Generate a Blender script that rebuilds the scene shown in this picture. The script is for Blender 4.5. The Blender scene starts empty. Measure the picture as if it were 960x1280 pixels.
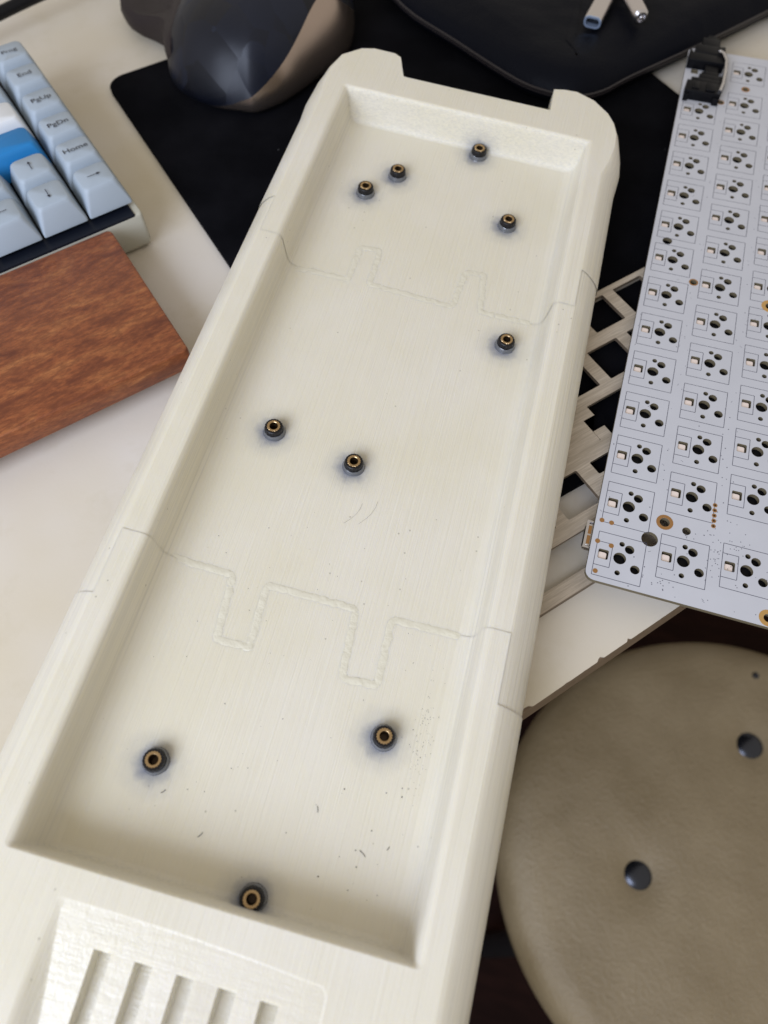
import bpy, bmesh, math, random
from mathutils import Matrix, Vector, noise
from mathutils.geometry import tessellate_polygon
random.seed(7)
S = 0.001                                   # everything below is written in millimetres
SC = bpy.context.scene
COL = SC.collection

# ------------------------------------------------------------------ camera, world, light, exposure
cd = bpy.data.cameras.new('camera'); cam = bpy.data.objects.new('camera', cd); COL.objects.link(cam)
RW = ((0.95527408, 0.29550483, -0.01132841), (0.25738294, -0.84968069, -0.4602138), (-0.14562093, 0.43671457, -0.88773584))
m = Matrix((RW[0], [-a for a in RW[1]], [-a for a in RW[2]])).transposed().to_4x4()
m.translation = Vector((-40.6006, -100.3819, 223.7559)) * S
cam.matrix_world = m
cd.sensor_fit = 'VERTICAL'; cd.sensor_height = 24; cd.sensor_width = 18; cd.lens = 920 / 1280 * 24
cd.clip_start = 0.01; cd.clip_end = 50
cd.dof.use_dof = True; cd.dof.focus_distance = 0.235; cd.dof.aperture_fstop = 7.2
SC.camera = cam
W = bpy.data.worlds.new('World'); SC.world = W; W.use_nodes = True
bg = W.node_tree.nodes['Background']; bg.inputs[0].default_value = (1.0, 0.925, 0.83, 1); bg.inputs[1].default_value = 0.55
def area(name, loc, target, sx, sy, power, color):
    l = bpy.data.lights.new(name, 'AREA'); l.shape = 'RECTANGLE'; l.size = sx; l.size_y = sy; l.energy = power; l.color = color
    o = bpy.data.objects.new(name, l); COL.objects.link(o)
    o.location = Vector(loc); o.rotation_euler = (Vector(target) - Vector(loc)).to_track_quat('-Z', 'Y').to_euler()
    return o
area('window_light', (-0.33, -0.71, 0.55), (-0.06, -0.02, 0), 0.66, 0.54, 10.6, (0.70, 0.79, 1.0))
SC.view_settings.view_transform = 'Standard'; SC.view_settings.look = 'None'
SC.view_settings.exposure = 0; SC.view_settings.gamma = 1; SC.view_settings.use_curve_mapping = False
SC.render.engine = 'CYCLES'
SC.cycles.max_bounces = 8

# ------------------------------------------------------------------ materials
def mat(name, color, rough=0.5, metal=0.0, spec=0.5, coat=0.0):
    ma = bpy.data.materials.new(name); ma.use_nodes = True
    b = ma.node_tree.nodes['Principled BSDF']
    b.inputs['Base Color'].default_value = (*color, 1); b.inputs['Roughness'].default_value = rough
    b.inputs['Metallic'].default_value = metal; b.inputs['Specular IOR Level'].default_value = spec
    b.inputs['Coat Weight'].default_value = coat
    return ma
class N:                                    # tiny node helper
    def __init__(s, ma): s.t = ma.node_tree; s.b = s.t.nodes['Principled BSDF']
    def node(s, kind, **kw):
        n = s.t.nodes.new(kind)
        for k, v in kw.items():
            if k in n.inputs: n.inputs[k].default_value = v
            else: setattr(n, k, v)
        return n
    def link(s, a, b): s.t.links.new(a, b)
    def coords(s, scale=(1, 1, 1), rot=(0, 0, 0)):
        tc = s.node('ShaderNodeTexCoord'); mp = s.node('ShaderNodeMapping')
        mp.inputs['Scale'].default_value = scale; mp.inputs['Rotation'].default_value = rot
        s.link(tc.outputs['Object'], mp.inputs[0]); return mp.outputs[0]
    def noise(s, vec, scale, detail=4, rough=0.55, dist=0.0):
        n = s.node('ShaderNodeTexNoise', Scale=scale, Detail=detail, Roughness=rough, Distortion=dist)
        s.link(vec, n.inputs['Vector']); return n.outputs['Fac']
    def ramp(s, fac, stops):
        r = s.node('ShaderNodeValToRGB'); e = r.color_ramp.elements
        while len(e) < len(stops): e.new(0.5)
        for i, (p, c) in enumerate(stops):
            e[i].position = p; e[i].color = (*c, 1) if len(c) == 3 else c
        s.link(fac, r.inputs[0]); return r.outputs[0]
    def mix(s, fac, a, b, mode='MIX'):
        n = s.node('ShaderNodeMix', data_type='RGBA', blend_type=mode)
        for sock, v in ((n.inputs['Factor'], fac), (n.inputs['A'] if False else n.inputs[6], a), (n.inputs[7], b)):
            if isinstance(v, (int, float)): sock.default_value = v
            elif isinstance(v, tuple): sock.default_value = (*v, 1)
            else: s.link(v, sock)
        return n.outputs[2]
    def math(s, op, a, b=0.0, c=0.0):
        n = s.node('ShaderNodeMath', operation=op)
        for i, v in enumerate((a, b, c)):
            if isinstance(v, (int, float)): n.inputs[i].default_value = v
            else: s.link(v, n.inputs[i])
        return n.outputs[0]
    def bump(s, h, strength, dist=0.0005, normal=None):
        n = s.node('ShaderNodeBump', Strength=strength, Distance=dist); s.link(h, n.inputs['Height'])
        if normal: s.link(normal, n.inputs['Normal'])
        return n.outputs[0]

INS = [(56.3, 2.7), (78.0, 48.9), (20.8, 27.1), (47.0, 128.2), (18.6, 133.2), (85.2, 190.5),
       (75.2, 247.4), (27.9, 260.05), (18.2, 247.0), (56.5, 282.2)]     # insert centres in the case (v, u)
def plastic(name, axis, halo=True, rough=0.42):
    ma = mat(name, (0.74, 0.715, 0.62), rough, spec=0.45); n = N(ma); b = n.b
    v = n.coords()
    big = n.noise(v, 22, 3)
    col = n.mix(n.ramp(big, [(0.35, (0, 0, 0)), (0.7, (1, 1, 1))]), (0.72, 0.672, 0.53), (0.75, 0.708, 0.60))
    st = n.coords((1900, 34, 1900) if axis == 'u' else (45, 620, 620))
    fine = n.noise(st, 1, 3, 0.6)
    col = n.mix(n.ramp(fine, [(0.30, (0.07,) * 3), (0.58, (0, 0, 0))]), col, (0.52, 0.51, 0.47))
    slope = n.math('SUBTRACT', 1.0, n.math('ABSOLUTE', n.node('ShaderNodeSeparateXYZ').outputs['Z'])) if False else None
    tc = n.node('ShaderNodeTexCoord'); sx = n.node('ShaderNodeSeparateXYZ'); n.link(tc.outputs['Normal'], sx.inputs[0])
    slope = n.math('SUBTRACT', 1.0, n.math('ABSOLUTE', sx.outputs['Z']))
    coarse = n.noise(n.coords((520, 6, 60)), 1, 3, 0.7)
    lay = n.noise(n.coords((900, 9, 2600)), 1, 2, 0.6)
    k_ = n.math('MULTIPLY', n.ramp(lay, [(0.38, (1, 1, 1)), (0.58, (0, 0, 0))]), n.math('MULTIPLY', n.math('MINIMUM', n.math('MULTIPLY', slope, 3.0), 1.0), 0.30))
    col = n.mix(k_, col, (0.46, 0.45, 0.42))
    # small dark specks caught in the print
    sp = n.node('ShaderNodeTexVoronoi', Scale=230.0); n.link(v, sp.inputs['Vector'])
    pick = n.math('MULTIPLY', n.math('LESS_THAN', sp.outputs['Distance'], 0.07), n.math('GREATER_THAN', n.noise(v, 60, 2), 0.56))
    col = n.mix(n.math('MULTIPLY', pick, 0.45), col, (0.25, 0.22, 0.15))
    if halo:                                # insert seen through translucent plastic, painted as a bluish-dark halo shifted to one side
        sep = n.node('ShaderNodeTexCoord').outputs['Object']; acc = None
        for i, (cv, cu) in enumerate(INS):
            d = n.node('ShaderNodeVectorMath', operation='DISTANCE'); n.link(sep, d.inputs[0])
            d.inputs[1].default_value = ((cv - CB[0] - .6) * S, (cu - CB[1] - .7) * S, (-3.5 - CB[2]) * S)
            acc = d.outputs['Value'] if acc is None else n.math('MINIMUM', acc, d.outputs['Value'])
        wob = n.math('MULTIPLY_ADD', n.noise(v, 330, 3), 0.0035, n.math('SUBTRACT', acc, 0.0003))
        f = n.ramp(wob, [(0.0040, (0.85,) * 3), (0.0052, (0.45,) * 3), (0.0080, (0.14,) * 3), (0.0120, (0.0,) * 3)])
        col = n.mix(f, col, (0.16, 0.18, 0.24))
    n.link(col, b.inputs['Base Color'])
    b.inputs['Subsurface Weight'].default_value = 0.6
    b.inputs['Subsurface Radius'].default_value = (1.0, 0.92, 0.62)
    b.inputs['Subsurface Scale'].default_value = 0.0013
    n.link(n.ramp(n.noise(v, 90, 3), [(0.3, (rough - .08,) * 3), (0.7, (rough + .12,) * 3)]), b.inputs['Roughness'])
    bm_ = n.bump(lay, 0.5, 0.00025, n.bump(coarse, 0.28, 0.0004, n.bump(fine, 0.6, 0.0002)))
    n.link(n.bump(n.noise(v, 900 if axis == 'u' else 1500, 2), 0.12 if axis == 'u' else 0.35, 0.0002, bm_), b.inputs['Normal'])
    return ma
CB = (48.0, 130.0, -14.0)                   # base point of the case in its own coordinates
M = {}
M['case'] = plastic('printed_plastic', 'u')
M['shelf'] = plastic('printed_plastic_shelf', 'v', False, 0.24)
g = mat('glue', (0.70, 0.66, 0.52), 0.10, spec=0.8, coat=0.8); n = N(g)
n.link(n.bump(n.noise(n.coords(), 480, 3), 0.7, 0.0006), n.b.inputs['Normal']); 

M['glue'] = g
M['brass'] = mat('brass', (0.48, 0.33, 0.17), 0.30, 1.0)
M['burnt'] = mat('burnt_brass', (0.008, 0.007, 0.008), 0.4, 0.0, 0.3)
M['hole'] = mat('thread_hole', (0.05, 0.03, 0.015), 0.4, 0.6)
M['clear'] = mat('melted_plastic', (0.10, 0.105, 0.115), 0.14, spec=0.6, coat=0.6)
# desk laminate
d = mat('cream_laminate', (0.60, 0.56, 0.46), 0.42); n = N(d); v = n.coords()
c = n.mix(n.ramp(n.noise(v, 9, 3), [(0.35, (0, 0, 0)), (0.65, (1, 1, 1))]), (0.62, 0.545, 0.40), (0.70, 0.65, 0.58))
sp = n.node('ShaderNodeTexVoronoi', Scale=75.0); n.link(v, sp.inputs['Vector'])
pk = n.math('MULTIPLY', n.math('LESS_THAN', n.math('MULTIPLY_ADD', n.noise(v, 900, 2), 0.06, sp.outputs['Distance']), 0.085), n.math('GREATER_THAN', n.noise(v, 31, 2), 0.60))
c = n.mix(n.math('MULTIPLY', pk, 0.6), c, (0.20, 0.14, 0.07))
c = n.mix(n.ramp(n.noise(v, 38, 5, 0.7), [(0.52, (0, 0, 0)), (0.75, (0.35,) * 3)]), c, (0.52, 0.45, 0.29))
n.link(c, n.b.inputs['Base Color']); n.link(n.bump(n.noise(v, 700, 2), 0.08, 0.0003), n.b.inputs['Normal']); M['laminate'] = d
d = mat('chipboard', (0.20, 0.14, 0.09), 0.75); n = N(d); v = n.coords()
n.link(n.ramp(n.noise(v, 420, 4, 0.7), [(0.3, (0.05, 0.03, 0.018)), (0.7, (0.13, 0.085, 0.05))]), n.b.inputs['Base Color'])
n.link(n.bump(n.noise(v, 500, 3), 0.5, 0.0006), n.b.inputs['Normal']); M['chipboard'] = d
d = mat('edge_strip', (0.30, 0.235, 0.17), 0.5); n = N(d); v = n.coords()
n.link(n.ramp(n.noise(v, 160, 4), [(0.3, (0.15, 0.10, 0.06)), (0.7, (0.21, 0.145, 0.09))]), n.b.inputs['Base Color']); M['edge'] = d
d = mat('mat_cloth', (0.0035, 0.0035, 0.0045), 1.0, spec=0.04); n = N(d); v = n.coords()
n.link(n.bump(n.noise(v, 1500, 2), 0.4, 0.0003), n.b.inputs['Normal']); M['mat'] = d
vo = n.node('ShaderNodeTexVoronoi', Scale=120.0); n.link(v, vo.inputs['Vector'])
lint = n.math('MULTIPLY', n.math('LESS_THAN', vo.outputs['Distance'], 0.035), n.math('GREATER_THAN', n.noise(v, 40, 2), 0.52))
n.link(n.mix(lint, n.ramp(n.noise(v, 30, 4), [(0.4, (0.003, 0.003, 0.004)), (0.75, (0.007, 0.007, 0.009))]), (0.10, 0.10, 0.10)), n.b.inputs['Base Color'])
def woodmat(name, dark, mid, light, sc, rough, bumpst=0.1):
    ma = mat(name, mid, rough); n = N(ma)
    v = n.coords(sc); f = n.noise(v, 1, 6, 0.62, 0.4); v2 = n.coords(tuple(s * 5 for s in sc)); f2 = n.noise(v2, 1, 4, 0.7)
    c = n.ramp(f, [(0.30, dark), (0.5, mid), (0.72, light)])
    c = n.mix(n.ramp(f2, [(0.42, (0.55,) * 3), (0.62, (0, 0, 0))]), c, tuple(x * 0.72 for x in dark))
    n.link(c, n.b.inputs['Base Color']); n.link(n.bump(f2, bumpst, 0.0004), n.b.inputs['Normal'])
    return ma
M['walnut'] = woodmat('wrist_rest_wood', (0.14, 0.033, 0.012), (0.30, 0.088, 0.027), (0.44, 0.165, 0.052), (60, 170, 170), 0.42, 0.3)
M['ply'] = woodmat('plate_wood', (0.42, 0.35, 0.26), (0.54, 0.455, 0.35), (0.63, 0.55, 0.44), (18, 420, 420), 0.5, 0.2)
M['ply_edge'] = mat('plate_edge', (0.16, 0.12, 0.08), 0.7)
M['floor'] = woodmat('floor_wood', (0.010, 0.004, 0.003), (0.018, 0.007, 0.005), (0.026, 0.010, 0.007), (4, 20, 20), 0.6)
M['floor'].node_tree.nodes['Principled BSDF'].inputs['Specular IOR Level'].default_value = 0.05
# circuit board
d = mat('solder_mask', (0.50, 0.52, 0.57), 0.36, spec=0.4); n = N(d); v = n.coords()
n.link(n.mix(n.ramp(n.noise(v, 60, 3), [(0.3, (0, 0, 0)), (0.7, (1, 1, 1))]), (0.51, 0.515, 0.545), (0.54, 0.545, 0.575)), n.b.inputs['Base Color'])
n.link(n.bump(n.noise(v, 300, 2), 0.05, 0.0003), n.b.inputs['Normal']); M['mask'] = d
M['fr4'] = mat('board_core', (0.13, 0.105, 0.06), 0.6)
M['ink'] = mat('silkscreen_ink', (0.07, 0.07, 0.10), 0.5)
M['dot'] = mat('via_ink', (0.13, 0.13, 0.16), 0.5)
M['gold'] = mat('gold_pad', (0.78, 0.50, 0.20), 0.3, 1.0)
M['copper'] = mat('copper_pad', (0.42, 0.22, 0.08), 0.4, 0.7)
M['led'] = mat('led_lens', (0.80, 0.68, 0.60), 0.35)
M['steel'] = mat('steel', (0.62, 0.60, 0.60), 0.25, 1.0)
M['blackabs'] = mat('black_plastic', (0.004, 0.004, 0.005), 0.4, spec=0.12)
# keyboard
def capmat(name, c):
    ma = mat(name, c, 0.5, spec=0.4); n = N(ma); v = n.coords()
    n.link(n.bump(n.noise(v, 1600, 2), 0.12, 0.0002), n.b.inputs['Normal']); return ma
M['cap'] = capmat('grey_keycap', (0.37, 0.43, 0.485)); M['capwhite'] = capmat('white_keycap', (0.74, 0.76, 0.77)); M['capblue'] = capmat('blue_keycap', (0.012, 0.20, 0.50))
M['legend'] = mat('legend_ink', (0.015, 0.016, 0.03), 0.5); M['legend_blue'] = mat('legend_blue_ink', (0.05, 0.11, 0.38), 0.5)
M['kbcase'] = capmat('cream_keyboard_plastic', (0.50, 0.485, 0.40)); M['kbplate'] = mat('black_plate', (0.006, 0.008, 0.014), 0.4, spec=0.2)
# leather, mouse
d = mat('black_leather', (0.0035, 0.004, 0.0065), 0.5, spec=0.06); n = N(d); v = n.coords()
vo = n.node('ShaderNodeTexVoronoi', Scale=900.0); n.link(v, vo.inputs['Vector'])
n.link(n.bump(n.noise(v, 18, 3), 0.5, 0.006, n.bump(vo.outputs['Distance'], 0.25, 0.0003)), n.b.inputs['Normal']); M['leather'] = d
M['zip'] = mat('zip_tape', (0.022, 0.018, 0.018), 0.4)
d = mat('mouse_facets', (0.012, 0.02, 0.04), 0.42, spec=0.35); n = N(d); v = n.coords((1, 1, 0.6), (0.3, 0.2, 0.5))
vo = n.node('ShaderNodeTexVoronoi', Scale=75.0); n.link(v, vo.inputs['Vector'])
wn = n.node('ShaderNodeTexWhiteNoise'); n.link(vo.outputs['Position'], wn.inputs['Vector'])
n.link(n.mix(wn.outputs['Value'], (0.002, 0.0025, 0.005), (0.006, 0.009, 0.020)), n.b.inputs['Base Color'])
ge = n.node('ShaderNodeNewGeometry'); vm = n.node('ShaderNodeVectorMath', operation='SUBTRACT'); n.link(wn.outputs['Color'], vm.inputs[0]); vm.inputs[1].default_value = (.5, .5, .5)
vs = n.node('ShaderNodeVectorMath', operation='SCALE'); n.link(vm.outputs[0], vs.inputs[0]); vs.inputs['Scale'].default_value = 0.2
va = n.node('ShaderNodeVectorMath', operation='ADD'); n.link(ge.outputs['Normal'], va.inputs[0]); n.link(vs.outputs[0], va.inputs[1])
vn = n.node('ShaderNodeVectorMath', operation='NORMALIZE'); n.link(va.outputs[0], vn.inputs[0]); n.link(vn.outputs[0], n.b.inputs['Normal'])
M['facets'] = d
M['rubber'] = mat('brown_black_rubber', (0.020, 0.014, 0.014), 0.55, spec=0.25)
M['bronze'] = mat('bronze_trim', (0.46, 0.37, 0.31), 0.24, 0.95)
M['cable'] = mat('cable_sheath', (0.005, 0.005, 0.006), 0.45, spec=0.2)
M['whitecable'] = mat('pale_cable_sheath', (0.50, 0.46, 0.40), 0.5)
M['alu'] = mat('brushed_aluminium', (0.66, 0.62, 0.60), 0.26, 1.0)
M['bluealu'] = mat('bluish_metal_rim', (0.40, 0.50, 0.68), 0.3, 0.7)
d = mat('taupe_leatherette', (0.235, 0.195, 0.135), 0.40, spec=0.5); n = N(d); v = n.coords()
n.link(n.mix(n.ramp(n.noise(v, 14, 4), [(0.35, (0, 0, 0)), (0.7, (1, 1, 1))]), (0.21, 0.155, 0.08), (0.30, 0.232, 0.135)), n.b.inputs['Base Color'])
n.link(n.bump(n.noise(v, 380, 5, 0.65), 0.7, 0.0016), n.b.inputs['Normal']); M['seat'] = d
M['stud'] = mat('dark_stud_metal', (0.055, 0.058, 0.068), 0.27, 0.9)
M['darkmetal'] = mat('stool_leg_metal', (0.02, 0.02, 0.022), 0.4, 0.6)
M['speck'] = mat('dust_speck', (0.045, 0.035, 0.02), 0.8)

# ------------------------------------------------------------------ object helpers
def empty(name, D, base, label, cat, group=None):
    """root Empty of a thing: D = design frame (mm) -> world, base = its base point in that frame"""
    o = bpy.data.objects.new(name, None); o.empty_display_size = 0.01; COL.objects.link(o)
    mw = D.copy(); mw.translation = (D @ Vector(base)) * S; o.matrix_world = mw
    o['label'] = label; o['category'] = cat
    if group: o['group'] = group
    o['_b'] = list(base); return o
def obj(name, verts, faces, mats, parent=None, base=None, smooth=None, fm=None, sharp=None):
    """one mesh object from millimetre vertices given in the design frame of its thing"""
    b = Vector(base if base is not None else (parent['_b'] if parent is not None and '_b' in parent else (0, 0, 0)))
    me = bpy.data.meshes.new(name)
    me.from_pydata([((Vector(v) - b) * S)[:] for v in verts], [], faces)
    mats = mats if isinstance(mats, (list, tuple)) else [mats]
    for ma in mats: me.materials.append(ma)
    if fm: me.polygons.foreach_set('material_index', fm)
    if smooth is not None:
        me.polygons.foreach_set('use_smooth', [True] * len(me.polygons)); me.set_sharp_from_angle(angle=math.radians(smooth))
    if sharp:
        sh = {frozenset(e) for e in sharp}
        at = me.attributes.get('sharp_edge') or me.attributes.new('sharp_edge', 'BOOLEAN', 'EDGE')
        for e in me.edges:
            if frozenset(e.vertices) in sh: at.data[e.index].value = True
    me.update()
    o = bpy.data.objects.new(name, me); COL.objects.link(o)
    if parent is not None: o.parent = parent; o['_b'] = list(b)
    return o
def tagm(o, D, base, label, cat, group=None):
    mw = D.copy(); mw.translation = (D @ Vector(base)) * S; o.matrix_world = mw
    o['label'] = label; o['category'] = cat
    if group: o['group'] = group
def frame(o, x, z=(0, 0, 1)):
    x = Vector(x).normalized(); z = Vector(z).normalized(); y = z.cross(x).normalized(); x = y.cross(z)
    mt = Matrix((x, y, z)).transposed().to_4x4(); mt.translation = Vector(o); return mt
ID = Matrix.Identity(4)
class MB:
    def __init__(s): s.v = []; s.f = []; s.m = []
    def add(s, vs, fs, mi=0):
        k = len(s.v); s.v += [tuple(v) for v in vs]; s.f += [tuple(i + k for i in f) for f in fs]; s.m += [mi] * len(fs)
    def box(s, x0, x1, y0, y1, z0, z1, mi=0, bev=0.0):
        if bev <= 0:
            s.add([(x0, y0, z0), (x1, y0, z0), (x1, y1, z0), (x0, y1, z0), (x0, y0, z1), (x1, y0, z1), (x1, y1, z1), (x0, y1, z1)],
                  [(0, 3, 2, 1), (4, 5, 6, 7), (0, 1, 5, 4), (1, 2, 6, 5), (2, 3, 7, 6), (3, 0, 4, 7)], mi)
        else:
            s.rings([rrect(x0 + b, x1 - b, y0 + b, y1 - b, max(bev - b * .5, 0.05), z, 3) for b, z in ((bev, z0), (bev * .3, z0 + bev * .3), (0, z0 + bev), (0, z1 - bev), (bev * .3, z1 - bev * .3), (bev, z1))], True, True, mi)
    def rings(s, rs, cap0=False, cap1=False, mi=0, closed=True):
        nn = len(rs[0]); vs = [p for r in rs for p in r]; fs = []
        for i in range(len(rs) - 1):
            for j in range(nn if closed else nn - 1):
                a = i * nn + j; b = i * nn + (j + 1) % nn
                fs.append((a, b, b + nn, a + nn))
        if cap0: fs.append(tuple(range(nn))[::-1])
        if cap1: fs.append(tuple(range((len(rs) - 1) * nn, len(rs) * nn)))
        s.add(vs, fs, mi)
    def lathe(s, cx, cy, prof, seg=32, cap0=False, cap1=False, mi=0, knurl=0):
        rs = []
        for r, z, *k in prof:
            rs.append([(cx + (r + (k[0] if k else 0) * math.cos(j * math.pi)) * math.cos(2 * math.pi * j / seg), cy + (r + (k[0] if k else 0) * math.cos(j * math.pi)) * math.sin(2 * math.pi * j / seg), z) for j in range(seg)])
        s.rings(rs, cap0, cap1, mi)
    def tube(s, pts, r, seg=10, mi=0, cap=True):
        pts = [Vector(p) for p in pts]; rs = []; up = Vector((0, 0, 1))
        for i, p in enumerate(pts):
            t = (pts[min(i + 1, len(pts) - 1)] - pts[max(i - 1, 0)]).normalized()
            a = t.cross(up if abs(t.z) < .95 else Vector((1, 0, 0))).normalized(); b = a.cross(t)
            rr = r(i / (len(pts) - 1)) if callable(r) else r
            rs.append([p + (a * math.cos(2 * math.pi * j / seg) + b * math.sin(2 * math.pi * j / seg)) * rr for j in range(seg)])
        s.rings(rs, cap, cap, mi)
    def obj(s, name, mats, parent=None, base=None, smooth=None): return obj(name, s.v, s.f, mats, parent, base, smooth, s.m)
def rrect(x0, x1, y0, y1, r, z, k=4):
    out = []
    for cx, cy, a in ((x1 - r, y0 + r, -90), (x1 - r, y1 - r, 0), (x0 + r, y1 - r, 90), (x0 + r, y0 + r, 180)):
        for i in range(k + 1):
            t = math.radians(a + 90 * i / k); out.append((cx + r * math.cos(t), cy + r * math.sin(t), z))
    return out
def circ(cx, cy, r, k=20, z=0): return [(cx + r * math.cos(2 * math.pi * i / k), cy + r * math.sin(2 * math.pi * i / k), z) for i in range(k)]
def plate(mb, outer, holes, z0, z1, mi=0, miw=0):
    """flat sheet with true openings"""
    loops = [[Vector((p[0], p[1], 0)) for p in l] for l in [outer] + holes]
    tri = tessellate_polygon(loops); pts = [p for l in loops for p in l]; n0 = len(pts)
    vs = [(p.x, p.y, z1) for p in pts] + [(p.x, p.y, z0) for p in pts]; up = []
    for t in tri:
        a, b, c = (pts[i] for i in t)
        if (b - a).cross(c - a).z < 0: t = t[::-1]
        up.append(tuple(t))
    mb.add(vs, up + [tuple(i + n0 for i in t[::-1]) for t in up], mi)
    k = len(mb.v) - 2 * n0; off = 0; fs = []
    for li, l in enumerate(loops):
        ar = sum(l[i].x * l[(i + 1) % len(l)].y - l[(i + 1) % len(l)].x * l[i].y for i in range(len(l)))
        for i in range(len(l)):
            a, b = off + i, off + (i + 1) % len(l)
            q = (a, a + n0, b + n0, b) if (ar < 0) == (li == 0) else (b, b + n0, a + n0, a)
            fs.append(q)
        off += len(l)
    mb.f += [tuple(i + k for i in f) for f in fs]; mb.m += [miw] * len(fs)
def textmesh(txt, size, align='CENTER'):
    cu = bpy.data.curves.new('t', 'FONT'); cu.body = txt; cu.size = size; cu.align_x = align; cu.align_y = 'CENTER'; cu.resolution_u = 3
    o = bpy.data.objects.new('t', cu); COL.objects.link(o); bpy.context.view_layer.update()
    me = bpy.data.meshes.new_from_object(o.evaluated_get(bpy.context.evaluated_depsgraph_get()))
    vs = [v.co.copy() for v in me.vertices]; fs = [tuple(p.vertices) for p in me.polygons]
    bpy.data.objects.remove(o); bpy.data.curves.remove(cu); bpy.data.meshes.remove(me)
    return vs, fs

# ------------------------------------------------------------------ room floor and desk
fl = obj('floor', [(-2500, -2500, -720), (2500, -2500, -720), (2500, 2500, -720), (-2500, 2500, -720)], [(0, 1, 2, 3)], M['floor'])
fl['kind'] = 'structure'

DE = frame((-17.6, -43.2, 0), (0.647, 0.763, 0))      # x runs along the desk's front edge, y into the desk
desk = empty('desk', DE, (0, 300, -720), 'cream laminate desk with a chipped brown front edge under everything', 'desk')
edge = [(-700.0, 0.0)]
x = -700.0
chips = [(1.5, 4, 1.3), (30.5, 2.4, 1.1), (42, 2.0, 1.1), (17, 1.2, .3), (-20, 3, .9)]
xs = sorted([i * 1.0 for i in range(-30, 95)])
for x in xs:
    y = 0.10 * noise.noise(Vector((x * .9, 0, 0)))
    for cx, w, dd in chips:
        if abs(x - cx) < w / 2: y += dd * (0.55 + 0.7 * abs(noise.noise(Vector((x * 1.7, 3, 0)))))
    edge.append((x, max(y, 0)))
edge += [(700, 0), (700, 750), (-700, 750)]
mb = MB(); plate(mb, edge, [], -0.8, 0, 0, 0); mb.obj('laminate_top', M['laminate'], desk)
mb = MB(); mb.box(-699.5, 699.5, 1.4, 749, -24, -0.82); mb.obj('chipboard_core', M['chipboard'], desk)
mb = MB(); mb.box(-699.8, 699.8, 0.25, 1.38, -24, -0.9); mb.obj('edge_strip', M['edge'], desk)
for sx in (-660, 660):
    for sy in (60, 700):
        mb = MB(); mb.box(sx - 22, sx + 22, sy - 22, sy + 22, -719.9, -24.1); mb.obj('leg', M['edge'], desk)

# ------------------------------------------------------------------ desk mat
A = Vector((-278.2, 195.9, 0)); DM = frame(A, (0.741, -0.671, 0))    # x down the picture, y to the right
mb = MB(); mb.rings([rrect(b, 300.5 - b, b, 230.5 - b, 9, z, 6) for b, z in ((0.3, 0.02), (0, 0.4), (0, 2.5), (0.5, 3.0))], True, True)
o = mb.obj('desk_mat', M['mat'], None, (150, 115, 0), 40)
tagm(o, DM, (150, 115, 0), 'thin black cloth mouse mat with rounded corners, under the mouse and white case', 'mouse mat')

# ------------------------------------------------------------------ wooden switch plate and the frame under it
DP = frame((-23.6, 91.9, 0), (math.cos(math.radians(49)), math.sin(math.radians(49)), 0))   # e1 = x, -y = e2
def op(a, b, c, d2): return rrect(a, b, -d2, -c, 0.5, 0, 2)
holes = []
P = 19.05
for k in range(-4, 4): holes.append(op(9.4 + k * P, 23.4 + k * P, -19.4, -5.5))
for k in range(-3, 5): holes.append(op(0 + k * P, 14 + k * P, 0, 14))
merged = [(-34.3, -19), (-20.3, -19), (-20.3, -23.2), (-15.4, -23.2), (-15.4, -19), (-1, -19), (6, -19), (6, -32.5), (-15.2, -32.5), (-15.2, -28.5), (-20.2, -28.5), (-20.2, -32.5), (-34.3, -32.5)]
holes.append(merged)
for k in (-1,): holes.append(op(-34.3 + (k + 1) * P, -20.3 + (k + 1) * P, 19, 32.5))
for k in (1, 2, 3): holes.append(op(-8 + k * P, 6 + k * P, 19, 32.5))
holes.append(op(-49.2, -35.2, 37.7, 51.4)); holes.append(op(-68.3, -54.3, 37.7, 51.4))
holes.append(op(-29.4, -1, 37.7, 43)); 
for k in range(3): holes.append(op(5 + k * P, 19 + k * P, 37.7, 51.4))
sp_ = empty('switch_plate', DP, (0, -20, 3.1), 'light wood keyboard plate with square switch openings, between the white case and the circuit board', 'keyboard plate')
mb = MB(); plate(mb, rrect(-76, 98, -56.6, 21.8, 1.5, 0, 3), holes, 5.3, 6.8, 0, 1); mb.obj('grid_sheet', [M['ply'], M['ply_edge']], sp_)
for y0, y1 in ((-56.2, -51.8), (19.9, 21.4)):
    mb = MB(); mb.box(-75, 97, y0, y1, 3.1, 5.28); mb.obj('spacer_bar', M['ply'], sp_)
fr = empty('wooden_frame', DP, (0, -20, 0), 'bare wooden frame flat on the desk, its bar showing below the switch plate', 'keyboard frame')
mb = MB(); plate(mb, rrect(-78, 100, -71.5, -42.5, 2, 0, 3), [rrect(-68, -54, -66, -57.5, 2.5, 0, 4), rrect(-48, 40, -66, -57.5, 2.5, 0, 4)], 0.02, 3.0, 0, 1)
mb = MB(); plate(mb, rrect(-90, 100, -72, -66.8, 1.5, 0, 3), [], 0.02, 3.6, 0, 1); mb.obj('lower_bar', [M['ply'], M['ply_edge']], fr)
mb = MB(); plate(mb, [(-90, -66.7), (-78, -66.7), (-74, -62), (-78, -58), (-90, -58)], [], 0.02, 3.4, 0, 1); mb.obj('side_bar', [M['ply'], M['ply_edge']], fr)

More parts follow.
